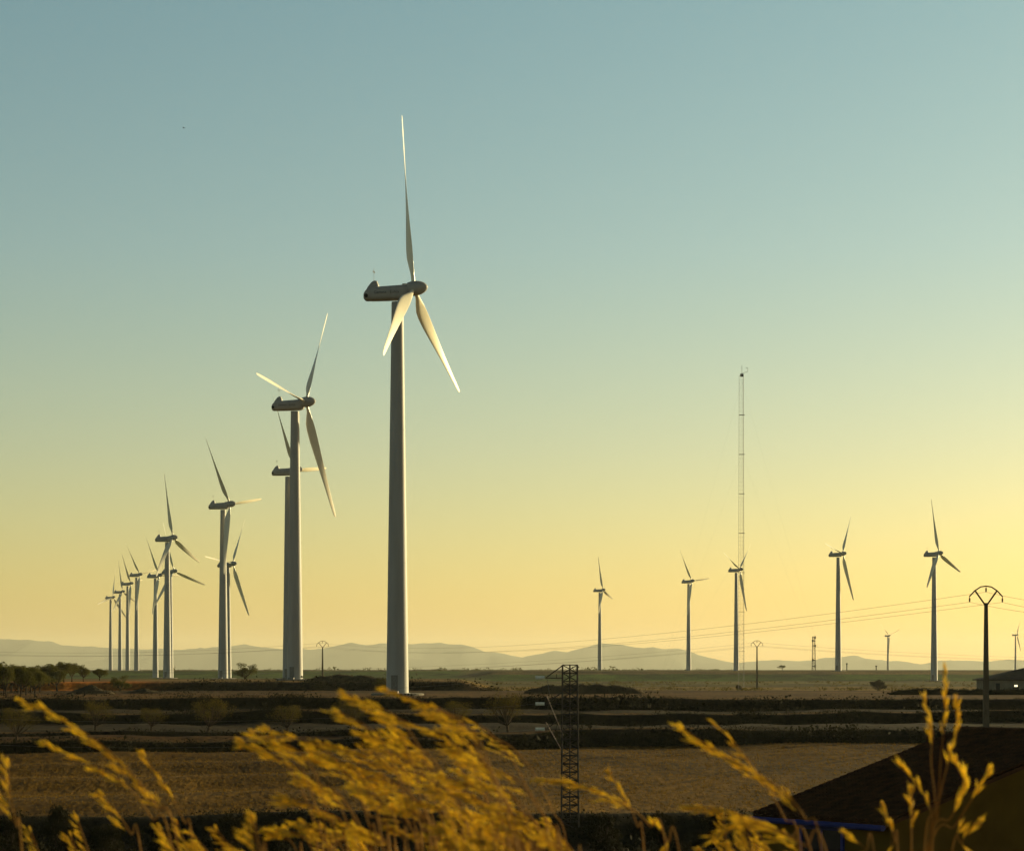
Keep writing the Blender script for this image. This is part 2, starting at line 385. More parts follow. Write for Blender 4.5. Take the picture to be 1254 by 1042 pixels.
def make_turbine():
    root = empty('wind_turbine', (0, 0, 0))
    o = {}
    tw = PARTS['tower'].build('tower', M['paint'], root, True); m = MB(); m.tube([(0, 0, -2), (0, 0, .14), (0, 0, .22)], [3.6, 3.6, 3.3], 32); m.build('foundation', M['padconc'], root); PARTS['door'].build('door', M['steel'], tw)
    na = PARTS['nacelle'].build('nacelle', M['paint'], root, True)
    PARTS['rear_cowl'].build('rear_cowl', M['paint'], na, True); PARTS['vent1'].build('vent_opening', M['dark'], na); PARTS['vent-1'].build('vent_opening', M['dark'], na)
    PARTS['wind_sensor'].build('wind_sensor', M['steel'], na); PARTS['hatch'].build('hatch', M['blade'], na, True)
    lettering(na)
    PARTS['spinner'].build('spinner', M['paint'], root, True)
    b = PARTS['blade'].build('blade', M['blade'], root, True)
    for k in (1, 2):
        c = b.copy(); C.objects.link(c); c.parent = root
    return root
def children(o): return [c for c in C.objects if c.parent == o]
def copy_tree(o, parent=None, skip=()):
    c = o.copy(); C.objects.link(c)
    if parent: c.parent = parent
    for ch in children(o):
        if ch.name.split('.')[0] not in skip: copy_tree(ch, c, skip)
    return c
TURB = [  # hub px, hub py, distance, yaw, phase, label
    (510, 353, 326, 12.5, 0, 'tallest and nearest wind turbine, its whole tower standing free against the sky'),
    (377, 492, 460, 18, 84, 'second largest wind turbine, one blade pointing left over its nacelle'),
    (364, 575, 660, 16, 36, 'wind turbine mostly hidden behind the second largest one, its nacelle halfway up that tower'),
    (283, 617, 731, 18, 38, 'wind turbine with one blade level to the right and a ragged shrub at its foot'),
    (286, 690, 993, 22, 86, 'smaller wind turbine with its tower hidden behind the one with the shrub at its foot'),
    (213, 658, 885, 16, 10, 'wind turbine in the left row with a bright blade pointing down right'),
    (214, 699, 1135, 30, 16, 'wind turbine almost covered by a larger tower, a dark blade out to the right'),
    (196, 704, 1241, 20, 32, 'fifth wind turbine from the left end of the row, just left of the doubled towers'),
    (172, 703, 1451, 20, 40, 'fourth wind turbine from the left end of the row, one blade leaning up left'),
    (161, 714, 1600, 10, 38, 'third wind turbine from the left end of the row, close against its right neighbour'),
    (151, 724, 1740, 18, 10, 'second wind turbine from the left end of the row, blades crossing its neighbours'),
    (139, 731, 1866, 24, 106, 'leftmost and smallest wind turbine of the left row, one blade pointing left and down'),
    (739, 722, 1678, 18, 16, 'wind turbine standing alone before the highest mountain, first of the right hand row'),
    (848, 711, 1480, 32, 36, 'wind turbine with one blade level to the right, left of the lattice measuring mast'),
    (907, 697, 1340, 28, 70, 'wind turbine standing directly in front of the tall thin lattice mast'),
    (1033, 677.5, 1135, 28, 82, 'wind turbine right of the tall mast, one blade nearly upright and one pointing left'),
    (1151, 677, 1040, 32, 12, 'tall wind turbine beside the concrete power pole, its pale foot standing on the green field'),
    (1089.4, 778, 3050, 46, 50, 'tiny distant wind turbine with two blades raised in a wide V'),
    (1246, 777, 3150, 30, 82, 'tiny distant wind turbine above the farm shed at the right edge'),
]
proto = make_turbine()
for i, (hx, hy, D, yaw, ph, lab) in enumerate(TURB):
    o = proto if i == 0 else copy_tree(proto, None, ('lettering', 'vent_opening', 'wind_sensor', 'hatch', 'door') if D > 1200 else ())
    hub = at(hx, hy, D); ax = Vector((math.cos(R(yaw)), -math.sin(R(yaw)), 0))
    bx, by = (hub - ax * OVER).xy
    gz = groundz(bx, by) + .05
    o.location = (bx, by, gz); o.rotation_euler = (0, 0, -R(yaw))
    h = hub.z - gz
    k = 0
    for c in children(o):
        n = c.name.split('.')[0]
        if n == 'tower': c.scale = (1, 1, h / TH)
        elif n == 'nacelle': c.location = (0, 0, h)
        elif n == 'spinner': c.location = (OVER, 0, h); c.rotation_euler = (0, -R(TILT), 0)
        elif n == 'blade': c.location = (OVER - .38, 0, h); c.rotation_euler = (Matrix.Rotation(-R(TILT), 3, 'Y') @ Matrix.Rotation(R(ph + 120 * k), 3, 'X') @ Matrix.Rotation(R([0, 16, 18][i] if i < 3 else 27), 3, 'Z')).to_euler(); k += 1
    tag(o, lab, 'wind turbine', 'wind turbines of the wind farm')

# ---------------------------------------------------------------- lattice mast, small tower
def lattice(m, z0, z1, w0, w1, n, legs=4, r=.04, rb=.02, rot=0):
    def P(z, k):
        w = w0 + (w1 - w0) * (z - z0) / (z1 - z0); a = rot + 2 * math.pi * k / legs + math.pi / 4
        return Vector((w / math.sqrt(2) * math.cos(a), w / math.sqrt(2) * math.sin(a), z))
    for k in range(legs): m.tube([P(z0, k), P(z1, k)], r, 4)
    for i in range(n):
        a = z0 + (z1 - z0) * i / n; b = z0 + (z1 - z0) * (i + 1) / n
        for k in range(legs):
            k2 = (k + 1) % legs
            if i % 2: m.bar(P(a, k), P(b, k2), rb)
            else: m.bar(P(a, k2), P(b, k), rb)
            m.bar(P(b, k), P(b, k2), rb)
D = 620
p = at(908.5, 460, D); gz = groundz(p.x, D)
ms = empty('measuring_mast', (p.x, D, gz))
hh = p.z - gz
m = MB(); lattice(m, 0, hh, 1.35, 1.0, 80, 3, .034, .010, .3); mo = m.build('lattice', M['steel'], ms)
for k in range(1, 8):
    z = hh * k / 8; m = MB(); m.box((0, 0, z), (1.4, 1.4, .07)); m.build('platform', M['steel'], ms)
m = MB(); m.tube([(0, 0, hh), (0, 0, hh + 2.6)], .05, 6); m.bar((0, 0, hh + .6), (1.5, 0, hh + 1.0), .035); m.bar((1.5, 0, hh + 1.0), (1.5, 0, hh + 2.0), .035); m.bar((1.5, 0, hh + 2.0), (1.0, 0, hh + 1.9), .05); m.box((0, 0, hh + .1), (.8, .8, .7))
m.build('wind_sensor', M['steel'], ms)
for k in range(3):
    a = .4 + 2.094 * k
    for zz in (.45, .75, .98): m = MB(); m.tube([(0, 0, hh * zz), (26 * math.cos(a), 26 * math.sin(a), .2)], .006, 4); m.build('guy_wire', M['wire'], ms)
tag(ms, 'tall thin lattice measuring mast rising behind a wind turbine on the right side', 'mast')
D = 1700; p = at(996.5, 779, D); gz = groundz(p.x, D)
tw = empty('telecom_tower', (p.x, D, gz)); hh = p.z - gz
m = MB(); lattice(m, 0, hh, 2.4, 1.5, 14, 4, .12, .07); m.build('lattice', M['darksteel'], tw)
for z, s in ((hh - .8, 1), (hh - 3.2, -1), (hh * .72, 1), (hh * .3, -1), (hh * .12, 1)): m = MB(); m.tube([(s * .9, -.9, z - .9), (s * .9, -.9, z + .9)], .55, 8); m.box((0, 0, z), (2.2, 1.6, .6)); m.build('antenna', M['darksteel'], tw)
tag(tw, 'short dark lattice antenna tower on the horizon between two turbines', 'antenna tower')

# ---------------------------------------------------------------- power poles and lines
def power_pole():
    r = empty('power_pole', (0, 0, 0))
    m = MB(); m.rings([[(s * w, t * w * .8, z) for s, t in ((-1, -1), (1, -1), (1, 1), (-1, 1))] for z, w in ((-2, .29), (0, .28), (6, .22), (12.0, .155), (12.3, .155))]); m.build('pole', M['conc'], r)
    m = MB(); T = 12.2
    m.tube([(-1.70, 0, T + .72), (-1.15, 0, T + 1.30), (-.55, 0, T + 1.68), (0, 0, T + 1.76), (.55, 0, T + 1.68), (1.15, 0, T + 1.30), (1.70, 0, T + .72)], .07, 6)
    m.build('crossarm', M['brownsteel'], r)
    m = MB(); 
    for s in (-1, 1): m.tube([(s * .1, 0, T - .1), (s * 1.12, 0, T + 1.30)], .085, 6)
    m.build('brace', M['brownsteel'], r)
    for x, z in ((-1.68, T + .72), (0, T + 1.72), (1.68, T + .72)):
        m = MB(); m.tube([(x, 0, z), (x, 0, z - .15), (x, 0, z - .16), (x, 0, z - .26), (x, 0, z - .27), (x, 0, z - .40), (x, 0, z - .41), (x, 0, z - .55)], [.03, .03, .10, .07, .10, .07, .10, .04], 8); m.build('insulator', M['brownsteel'], r)
    return r
def place_pole(r, px, D, toprow, rz, lab):
    x = (px - 627) / F * D; gz = groundz(x, D); top = -(toprow - HY) / F * D
    r.location = (x, D, gz); r.rotation_euler = (0, 0, rz)
    s = (top - gz) - 14.0
    for c in children(r):
        if c.name.startswith('pole'): c.scale = (1, 1, (12.2 + s) / 12.2)
        else: c.location = (0, 0, s)
    tag(r, lab, 'power pole', 'concrete power poles with curved crossarms')
    T = gz + s + 12.2; Mz = Matrix.Rotation(rz, 4, 'Z')
    return [Vector((x, D, 0)) + Mz @ Vector((dx, 0, 0)) + Vector((0, 0, T + dz)) for dx, dz in ((-1.68, .17), (0, 1.17), (1.68, .17))]
pa = power_pole(); pb = copy_tree(pa); pc = copy_tree(pa)
A1 = place_pole(pa, 1207.5, 239, 717, R(8), 'near brown power pole with curved crossarm, left of the farm shed')
A2 = place_pole(pb, 927, 698, 784, R(0), 'small distant power pole with V shaped head right of the tall measuring mast')
A3 = place_pole(pc, 395, 690, 784.5, R(0), 'small distant power pole with V shaped head between the two largest turbines')
def wires(a, b, sag, lab, r=.035):
    for k in range(3):
        m = MB(); pts = []
        for i in range(41):
            t = i / 40; q = a[k].lerp(b[k], t); q.z -= sag * 4 * t * (1 - t); pts.append(q)
        m.tube(pts, r, 5); o = m.build('power_line', M['wire'])
        tag(o, lab[k], 'power line', 'overhead wires of the power lines')
def off(v, d): return [q + Vector(d) for q in v]
def lab3(s): return ['front wire ' + s, 'raised middle wire ' + s, 'rear wire ' + s]
wires(A1, A3, 3.2, lab3('sloping from the near power pole down to the pole between the turbines'), .015)
wires(A1, [at(1800, y, 170) for y in (700, 690, 698)], 2.5, lab3('leaving the near power pole to the right edge'), .015)
wires(A3, [at(-420, y, 620) for y in (772, 768, 770)], 4.5, lab3('running from the left small power pole past the left row of turbines'), .022)
wires(A2, [at(-500, y, 640) for y in (778, 774, 776)], 9.0, lab3('sagging low before the mountains from the right small power pole'), .02)
wires(A2, [at(1700, y, 900) for y in (800, 796, 798)], 4.0, lab3('descending from the right small power pole behind the antenna tower'), .02)

# ---------------------------------------------------------------- near lattice pylon
D = 147.0; px0 = 698; x0 = (px0 - 627) / F * D; gz = groundz(x0, D); top = -(814 - HY) / F * D
k_ = D / F
py = empty('lattice_pylon', (x0, D, gz)); HT = top - gz
m = MB(); w = 19 * k_
lattice(m, -.3, HT, w * 1.12, w * .95, 20, 4, .045, .028, 0); 
m.tube([(0, w * .3, 0), (0, w * .3, HT)], .045, 4)
m.build('lattice_body', M['darksteel'], py)
def zr(row): return -(row - HY) * k_ - gz
for row, up in ((830, 815), (862, 847), (893, 878)):
    xa = (668 - px0) * k_; m = MB()
    for sy in (-.35, .35):
        m.bar((-w / 2, sy, zr(row)), (xa, 0, zr(row)), .03); m.bar((-w / 2, sy, zr(up)), (xa, 0, zr(row)), .03)
        m.bar((-w / 2 - .35, sy * .66, zr(row)), (-w / 2 - .35, sy * .66, zr(row - 5)), .018)
    ar = m.build('crossarm', M['darksteel'], py)
    m = MB(); xs_ = [xa - .06 - .085 * i for i in range(7)]
    pts = []; rs = []
    for i, xx in enumerate(xs_): pts += [(xx, 0, zr(row - .5)), (xx - .04, 0, zr(row - .5))]; rs += [.115, .085]
    m.tube(pts, rs, 10); m.build('insulator', M['insul'], py)
for (xa, ra), (xb, rb) in (((669.5, 852), (689.5, 900)), ((668.5, 884), (689.5, 921))):
    m = MB(); a = Vector(((xa - px0) * k_, -.3, zr(ra))); b = Vector(((xb - px0) * k_, -.3, zr(rb))); pts = []; rs = []
    for i in range(29): pts.append(a.lerp(b, i / 28)); rs.append(.038 if i % 2 else .018)
    m.tube(pts, rs, 8); m.build('jumper_string', M['jumper'], py)
m = MB()
for (xa, ra), (xb, rb) in (((667, 915), (688, 936)), ((670, 831), (673, 850))): m.tube([((xa - px0) * k_, 0, zr(ra)), ((xb - px0) * k_, 0, zr(rb))], .016, 6)
m.build('jumper_cable', M['wire'], py)
tag(py, 'dark steel lattice pylon with short left arms and pale insulators, standing beyond the tall grass', 'pylon')
for row, dz, nm in ((829.5, .9, 'top'), (861.5, .6, 'middle'), (892.5, .3, 'bottom')):
    a = at(663.5, row, D) + Vector((-.25, 0, 0)); b = a + Vector((-60, 22, dz)); m = MB(); pts = []
    for i in range(31):
        t = i / 30; q = a.lerp(b, t); q.z -= 1.6 * 4 * t * (1 - t); pts.append(q)
    m.tube(pts, .005, 4); tag(m.build('power_line', M['wire']), nm + ' thin wire leaving the insulators of the dark lattice pylon', 'power line')

# ---------------------------------------------------------------- houses
def pr(pts, thick, m):   # slab from a planar polygon, thickened downward
    pts = [Vector(p) for p in pts]; n = (pts[1] - pts[0]).cross(pts[2] - pts[0]).normalized()
    if n.z < 0: n = -n
    b = [p - n * thick for p in pts]; k = len(pts)
    m.add(pts + b, [tuple(range(k)), tuple(range(2 * k - 1, k - 1, -1))] + [(i, i + k, (i + 1) % k + k, (i + 1) % k) for i in range(k)])
ex = Vector((-.6, .8, 0)); vx = Vector((.8, .6, 0)); Cc = Vector((14.05, 90, -5.68)); HW = 11.7; LEN = 7.2; SL = .262
hs = empty('ochre_house', Cc + Vector((0, 0, groundz(14, 90) - Cc.z)))
off0 = Vector(hs.location)
def hp(e, v, z): return Cc + ex * e + vx * v + Vector((0, 0, z)) - off0
# roof: two slopes with rows of curved tiles
rf = MB()
def tiles(mb, v0, v1, z0, z1):
    nt_ = 34; pitch = LEN / nt_
    for j in range(nt_ * 4 + 1):
        pass
    cols = nt_ * 4; rows = 30; base = len(mb.v)
    for i in range(rows + 1):
        for q in (0, 1):
            t = (i + (0 if q == 0 else -.001)) / rows
            tt = max(0, min(1, t)); lift = .0 if q == 0 else .035
            for j in range(cols + 1):
                e = LEN * j / cols; zz = .06 * math.cos(2 * math.pi * j / 4)
                mb.v.append(tuple(hp(e, v0 + (v1 - v0) * tt, z0 + (z1 - z0) * tt + zz + .08 + lift)))
    R_ = (rows + 1) * 2
    for i in range(R_ - 1):
        for j in range(cols):
            a = base + i * (cols + 1) + j; mb.f.append((a, a + 1, a + cols + 2, a + cols + 1))
tiles(rf, -.25, HW, -.065, HW * SL); tiles(rf, 2 * HW + .25, HW, -.065, HW * SL)
rfo = rf.build('roof', M['rtile'], hs)
m = MB()
pr([hp(.0, -.25, -.06), hp(LEN, -.25, -.06), hp(LEN, HW, HW * SL), hp(0, HW, HW * SL)], .14, m); pr([hp(0, 2 * HW + .25, -.06), hp(LEN, 2 * HW + .25, -.06), hp(LEN, HW + .01, HW * SL), hp(0, HW + .01, HW * SL)], .14, m)
m.build('roof_deck', M['rtile'], hs)
m = MB(); m.tube([hp(-.02, HW, HW * SL + .1), hp(LEN + .02, HW, HW * SL + .1)], .12, 8); m.build('ridge_cap', M['rtile'], rfo)
m = MB(); a = .12; zb = groundz(14, 90) - Cc.z - 1.2
g = [hp(a, .15, zb), hp(a, 2 * HW - .15, zb), hp(a, 2 * HW - .15, -.13), hp(a, HW, HW * SL - .17), hp(a, .15, -.13)]
g2 = [Vector(v) + ex * (LEN - .24) for v in g]
m.add(g + g2, [(0, 1, 2, 3, 4), (9, 8, 7, 6, 5), (0, 4, 9, 5), (1, 6, 7, 2), (0, 5, 6, 1)]); m.build('wall', M['ochre'], hs)
m = MB()
m.tube([hp(-.02, -.36, -.20), hp(LEN + .02, -.36, -.20)], .115, 10); m.build('gutter', M['blue'], hs, True)
m = MB(); 
for e_ in (0,): m.add([hp(e_, -.24, -.26), hp(LEN, -.24, -.26), hp(LEN, -.24, -.09), hp(e_, -.24, -.09), hp(e_, -.20, -.26), hp(LEN, -.20, -.26), hp(LEN, -.20, -.09), hp(e_, -.20, -.09)], [(0, 1, 2, 3), (7, 6, 5, 4), (0, 4, 5, 1), (3, 2, 6, 7), (0, 3, 7, 4), (1, 5, 6, 2)])
m.build('fascia', M['blue'], hs)
# window on the eave wall
def wbox(mb, e0, e1, z0, z1, v0, v1):
    vs = [hp(e, v, z) for e in (e0, e1) for v in (v0, v1) for z in (z0, z1)]
    mb.add(vs, [(0, 1, 3, 2), (4, 6, 7, 5), (0, 4, 5, 1), (2, 3, 7, 6), (0, 2, 6, 4), (1, 5, 7, 3)])
m = MB(); e0, e1, z0, z1 = 2.5, 4.9, -1.9, -.34
wbox(m, e0, e0 + .14, z0, z1, .06, .2); wbox(m, e1 - .14, e1, z0, z1, .06, .2); wbox(m, e0 + .14, e1 - .14, z1 - .12, z1, .06, .2); wbox(m, e0 + .14, e1 - .14, z0, z0 + .12, .06, .2); wbox(m, (e0 + e1) / 2 - .04, (e0 + e1) / 2 + .04, z0 + .12, z1 - .12, .08, .2)
wf = m.build('window', M['blue'], hs)
m = MB(); wbox(m, e0 + .14, e1 - .14, z0 + .12, z1 - .12, .12, .145); m.build('pane', M['glass'], wf)
tag(hs, 'ochre house with dark brown tiled roof and blue gutter in the lower right corner', 'house')

# farm shed far right, hipped grey roof
D = 420.; k_ = D / F; bx = (1212 - 627) * k_; gz = groundz(bx, D)
sh = empty('farm_shed', (bx, D, gz))
def q(px, row, dy=0): return Vector(((px - 627) * k_ - bx, dy, -(row - HY) * k_ - gz))
ze = q(0, 832).z; zt = q(0, 817.5).z; x1 = 22.0; dp = 12.0
m = MB(); m.box((x1 / 2, dp / 2, ze / 2 - .5), (x1, dp, ze + .8 + .6)); 
m.v = [(x, y, min(z, ze - .02)) for x, y, z in m.v]; m.build('wall', M['barnwall'], sh)
m = MB(); o_ = .6
c4 = [(-o_, -o_, ze), (x1 + o_, -o_, ze), (x1 + o_, dp + o_, ze), (-o_, dp + o_, ze)]; c0 = [(x, y, ze - .15) for x, y, z in c4]
r2 = [(7.2, dp / 2, zt), (x1 - 7.2, dp / 2, zt)]
m.add(c0 + c4 + r2, [(3, 2, 1, 0), (0, 1, 5, 4), (1, 2, 6, 5), (2, 3, 7, 6), (3, 0, 4, 7), (4, 5, 9, 8), (5, 6, 9), (6, 7, 8, 9), (7, 4, 8)]); m.build('roof', M['barnroof'], sh)
m = MB(); m.box((q(1222, 0).x, -.03, .75), (.7, .1, 1.5)); m.build('door', M['dark'], sh)
m = MB(); m.box((q(1244, 0).x, -.03, .6), (.95, .1, 1.2)); dd = m.build('door', M['dark'], sh)
m = MB(); m.box((q(1244, 0).x, -.10, 1.05), (.55, .08, .30)); dd = m.build('glowing_pane', M['glow_pane'], sh)  # small emissive pane set in front of the dark doorway
for xx in (1216, 1228, 1235, 1252, 1262): m = MB(); m.box((q(xx, 0).x, -.04, ze / 2), (.16, .12, ze - .2)); m.build('pilaster', M['barnwall'], sh)
tag(sh, 'low whitewashed farm shed with a grey hipped roof at the right edge', 'shed')

# ---------------------------------------------------------------- vegetation
def leafcloud(mb, rnd, cen, rad, n, size, hollow=.4):
    for _ in range(n):
        while True:
            v = Vector((rnd.uniform(-1, 1), rnd.uniform(-1, 1), rnd.uniform(-1, 1)))
            if hollow < v.length < 1: break
        p = Vector(cen) + Vector((v.x * rad[0], v.y * rad[1], v.z * rad[2]))
        a = Vector((rnd.gauss(0, 1), rnd.gauss(0, 1), rnd.gauss(0, 1))).normalized(); b = a.cross(Vector((rnd.gauss(0, 1), rnd.gauss(0, 1), rnd.gauss(0, 1)))).normalized()
        s = size * rnd.uniform(.6, 1.4)
        mb.add([p - a * s, p - b * s * .45, p + a * s, p + b * s * .45], [(0, 1, 2, 3)])
def tree_parts(seed, h, spread, clumps, nleaf, leafsize, trunk_h, thin=1.0):
    low = trunk_h < .35
    rnd = random.Random(seed); tk = MB(); cr_ = MB()
    lean = Vector((rnd.uniform(-.15, .15), rnd.uniform(-.1, .1), 0)) * h
    b0 = Vector((0, 0, -.3)); b1 = Vector((0, 0, trunk_h)) + lean * .4
    tk.tube([b0, Vector((0, 0, .1)), b0.lerp(b1, .6), b1], [.17 * h / 3.2, .14 * h / 3.2, .11 * h / 3.2, .1 * h / 3.2], 7)
    for i in range(clumps):
        a = 2 * math.pi * (i + rnd.random() * .7) / clumps * 1.0; q0 = rnd.random(); rr = spread * (.95 - .6 * q0) * rnd.uniform(.75, 1.05); zz = h * ((.22 if low else .45) + (.62 if low else .45) * q0)
        e = Vector((rr * math.cos(a), rr * math.sin(a), zz)) + lean
        mid = b1.lerp(e, .5) + Vector((rnd.uniform(-.15, .15), rnd.uniform(-.15, .15), -.1 * h * rnd.random()))
        tk.tube([b1, mid, e], [.065 * h / 3.2, .045 * h / 3.2, .015], 5)
        for _ in range(2):
            e2 = e + Vector((rnd.uniform(-.5, .5), rnd.uniform(-.5, .5), rnd.uniform(0, .5))) * spread * .5
            tk.tube([mid, e2], [.03, .01], 4)
            leafcloud(cr_, rnd, e2, (spread * .26, spread * .26, h * .10), int(nleaf * .3), leafsize)
        leafcloud(cr_, rnd, e, (spread * rnd.uniform(.28, .42), spread * rnd.uniform(.28, .42), h * rnd.uniform(.11, .19)), int(nleaf * .5), leafsize, .2)
    leafcloud(cr_, rnd, lean + Vector((0, 0, h * (.45 if low else .66))), (spread * .75, spread * .75, h * (.42 if low else .27)), int(nleaf * 1.6 * thin), leafsize)
    return tk, cr_
def tree_proto(name, args, leafm):
    tk, cr_ = tree_parts(*args)
    r = empty(name, (0, 0, 0)); tk.build('trunk', M['bark'], r, True); cr_.build('crown', leafm, r); return r
protos = {'olive': [tree_proto('orchard_tree', (11 + i, 3.1, 1.6, 9, 330, .075, .8, 2.2), M['leaf']) for i in range(3)],
          'dry': [tree_proto('almond_tree', (31 + i, 3.2, 2.0, 12, 190, .055, .6, 1.2), M['leafdry']) for i in range(2)],
          'bush': [tree_proto('bush', (51 + i, 1.5, 1.0, 9, 380, .05, .2, 2), M['scrub']) for i in range(2)],
          'gbush': [tree_proto('shrub', (71 + i, 2.4, 1.7, 11, 240, .07, .3, 1.6), M['leaf']) for i in range(1)]}
used = set()
def plant(kind, px, base, D, hpx, wpx, lab, grp, cat='tree', rz=None):
    rnd = random.Random(int(px * 7 + base)); pr_ = rnd.choice(protos[kind])
    if pr_.name in used: o = copy_tree(pr_)
    else: o = pr_; used.add(pr_.name)
    x = (px - 627) / F * D; z = groundz(x, D) - .05
    H0 = {'olive': 3.0, 'dry': 3.1, 'bush': 1.5, 'gbush': 2.4}[kind]; W0 = {'olive': 2.1, 'dry': 2.4, 'bush': 1.35, 'gbush': 2.2}[kind]
    sz = hpx * D / F / H0; sx = (1.35 if kind == 'olive' else 1.12) * wpx * D / F / (2 * W0)
    o.location = (x, D, z); o.rotation_euler = (0, 0, rnd.uniform(0, 6.28)); o.scale = (sx, sx, sz)
    tag(o, lab, cat, grp)
OG = 'trees of the orchard at the left edge'
for px, D, hp_, wp_, lab in [
    (8, 300, 40, 36, 'front orchard tree cut by the left edge of the photo'),
    (25, 306, 38, 30, 'second front orchard tree from the left edge, on two dark trunks'),
    (43, 312, 35, 30, 'rightmost tree of the front orchard row with a thick dark trunk'),
    (-12, 320, 42, 38, 'orchard tree just at the left border behind the front row'),
    (5, 345, 32, 30, 'taller back orchard tree near the left border'),
    (22, 350, 34, 30, 'highest orchard crown standing out against the pale hills'),
    (38, 356, 30, 30, 'back orchard tree behind the rightmost front one'),
    (49, 362, 29, 26, 'narrow back orchard tree between the two rows'),
    (60, 400, 27, 30, 'bushy orchard tree left of the pair on orange soil'),
    (78, 404, 26, 26, 'orchard tree with two trunks showing above the orange soil'),
    (88, 408, 24, 22, 'orchard tree next to the small last one in the back row'),
    (14, 372, 33, 34, 'back orchard crown showing between the two leftmost front trees'), (70, 385, 27, 32, 'orchard tree filling the gap behind the pair on orange soil'), (32, 330, 36, 36, 'middle row orchard tree between the front and the back rows'),
    (102, 412, 20, 18, 'small slender orchard tree ending the back row on the right')]:
    plant('olive', px, D, D, hp_, wp_, lab, OG)
plant('olive', 122, 1, 470, 15, 20, 'low round tree alone on the horizon right of the orchard', OG)
plant('gbush', 148, 2, 392, 20, 30, 'dark round shrub on the orange bank below the left turbines', 'shrubs on the left plateau', 'shrub')
plant('gbush', 300, 3, 640, 21, 36, 'ragged green shrub at the foot of the fourth turbine against the hills', 'shrubs on the left plateau', 'shrub')
plant('gbush', 470, 4, 398, 14, 30, 'dark low shrub left of the tallest turbine foot', 'shrubs on the left plateau', 'shrub')
DG = 'dry almond trees on the terrace strips'
for px, D, hp_, wp_, lab in [
    (20, 218, 42, 56, 'leafless looking almond tree on the terrace at the far left'),
    (116, 236, 34, 44, 'almond tree on the terrace above the left grass plume'),
    (185, 236, 28, 42, 'low wide almond tree between two others left of the centre grass'),
    (254, 236, 38, 62, 'broad almond tree below the fourth turbine'),
    (352, 236, 34, 50, 'almond tree behind the grass below the second largest turbine'),
    (430, 236, 36, 52, 'almond tree half hidden by grass just left of the tallest turbine'),
    (556, 236, 36, 46, 'almond tree right of the tallest turbine foot, the left one of a pair'),
    (622, 234, 44, 56, 'almond tree with V shaped limbs left of the lattice pylon')]:
    plant('dry', px, D, D, hp_, wp_, lab, DG)
plant('bush', 1075, 6, 600, 13, 26, 'small green bush on the field below the tiny V shaped turbine', None, 'bush')
plant('bush', 905, 7, 640, 7, 12, 'dark little bush at the foot of the tall mast', None, 'bush')
plant('olive', 958, 8, 2300, 6.5, 9, 'tiny lone tree on the horizon left of the antenna tower', None, 'tree')
for px, hh, lab in ((1037, 8, 'tiny post on the horizon right of the fourth right hand turbine'), (1073, 5, 'shorter tiny post on the horizon left of the V shaped turbine')):
    D = 2000; x = (px - 627) / F * D; m = MB(); m.tube([(0, 0, -1), (0, 0, hh * D / F)], .45, 6); m.box((0, 0, hh * D / F), (1.4, 1.4, .9)); o = m.build('post', M['darksteel']); o.location = (x, D, groundz(x, D)); tag(o, lab, 'post')
BG = 'bushes in the hollow below the field'
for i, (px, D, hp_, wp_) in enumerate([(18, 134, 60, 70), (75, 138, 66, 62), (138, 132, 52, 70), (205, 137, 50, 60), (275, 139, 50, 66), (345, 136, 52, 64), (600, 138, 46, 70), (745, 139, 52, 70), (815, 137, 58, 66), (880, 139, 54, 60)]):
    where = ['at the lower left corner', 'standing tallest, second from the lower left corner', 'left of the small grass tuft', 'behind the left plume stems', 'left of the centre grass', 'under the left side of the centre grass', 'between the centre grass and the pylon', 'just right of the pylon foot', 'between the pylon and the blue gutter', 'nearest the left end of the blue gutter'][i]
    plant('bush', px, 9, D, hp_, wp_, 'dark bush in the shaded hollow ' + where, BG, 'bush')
# clipped dark hedge and the long dark mound
def hedge(name, pxa, pxb, D, zt_, lab, cat, lumps=1.0, mound=False):
    xa = (pxa - 627) / F * D; xb = (pxb - 627) / F * D; n = max(20, int((xb - xa) / .35)); rnd = random.Random(int(pxa)); m = MB(); xc = (xa + xb) / 2; gz = groundz(xc, D)
    rings = []
    for i in range(n + 1):
        t = i / n; x = xa + (xb - xa) * t
        env = (math.sin(math.pi * t) ** .45) if mound else min(1, 12 * t + .3, 12 * (1 - t) + .3)
        h = zt_ * env * (1 + .35 * (vnoise(x * 1.1, D) - .5) * lumps); w = (1.6 if mound else .8) * (.4 + .6 * env)
        rings.append([(x - xc, w * math.cos(a) * 1.1 + .25 * float(vnoise(x, a * 2) - .5), -.3 + (h + .3) * max(0, math.sin(a)) ** .7 if a <= math.pi else -.3) for a in [math.pi * j / 8 for j in range(9)]])
    m.rings(rings)
    r = empty(name, (xc, D, gz)); m.build('leaf_mass' if not mound else 'earth_core', M['soil'] if mound else M['scrub'], r, True)
    lf = MB()
    for i in range(n + 1):
        for _ in range(26 if not mound else 14):
            v = rnd.choice(rings[i]); a = Vector(v) + Vector((rnd.gauss(0, .18), rnd.gauss(0, .12), abs(rnd.gauss(0, .08)))); s = rnd.uniform(.05, .12)
            d1 = Vector((rnd.gauss(0, 1), rnd.gauss(0, 1), rnd.gauss(0, 1))).normalized() * s; d2 = d1.cross(Vector((rnd.gauss(0, 1), rnd.gauss(0, 1), 1))).normalized() * s * .6
            lf.add([a - d1, a - d2, a + d1, a + d2], [(0, 1, 2, 3)])
    lf.build('foliage', M['scrub'], r); tag(r, lab, cat); return r
hedge('hedge', 1089, 1320, 330, .78, 'long low dark hedge in front of the farm shed', 'hedge')
hedge('scrub_mound', 640, 790, 345, 1.35, 'long low mound of dark scrub behind the lattice pylon', 'mound', mound=True)
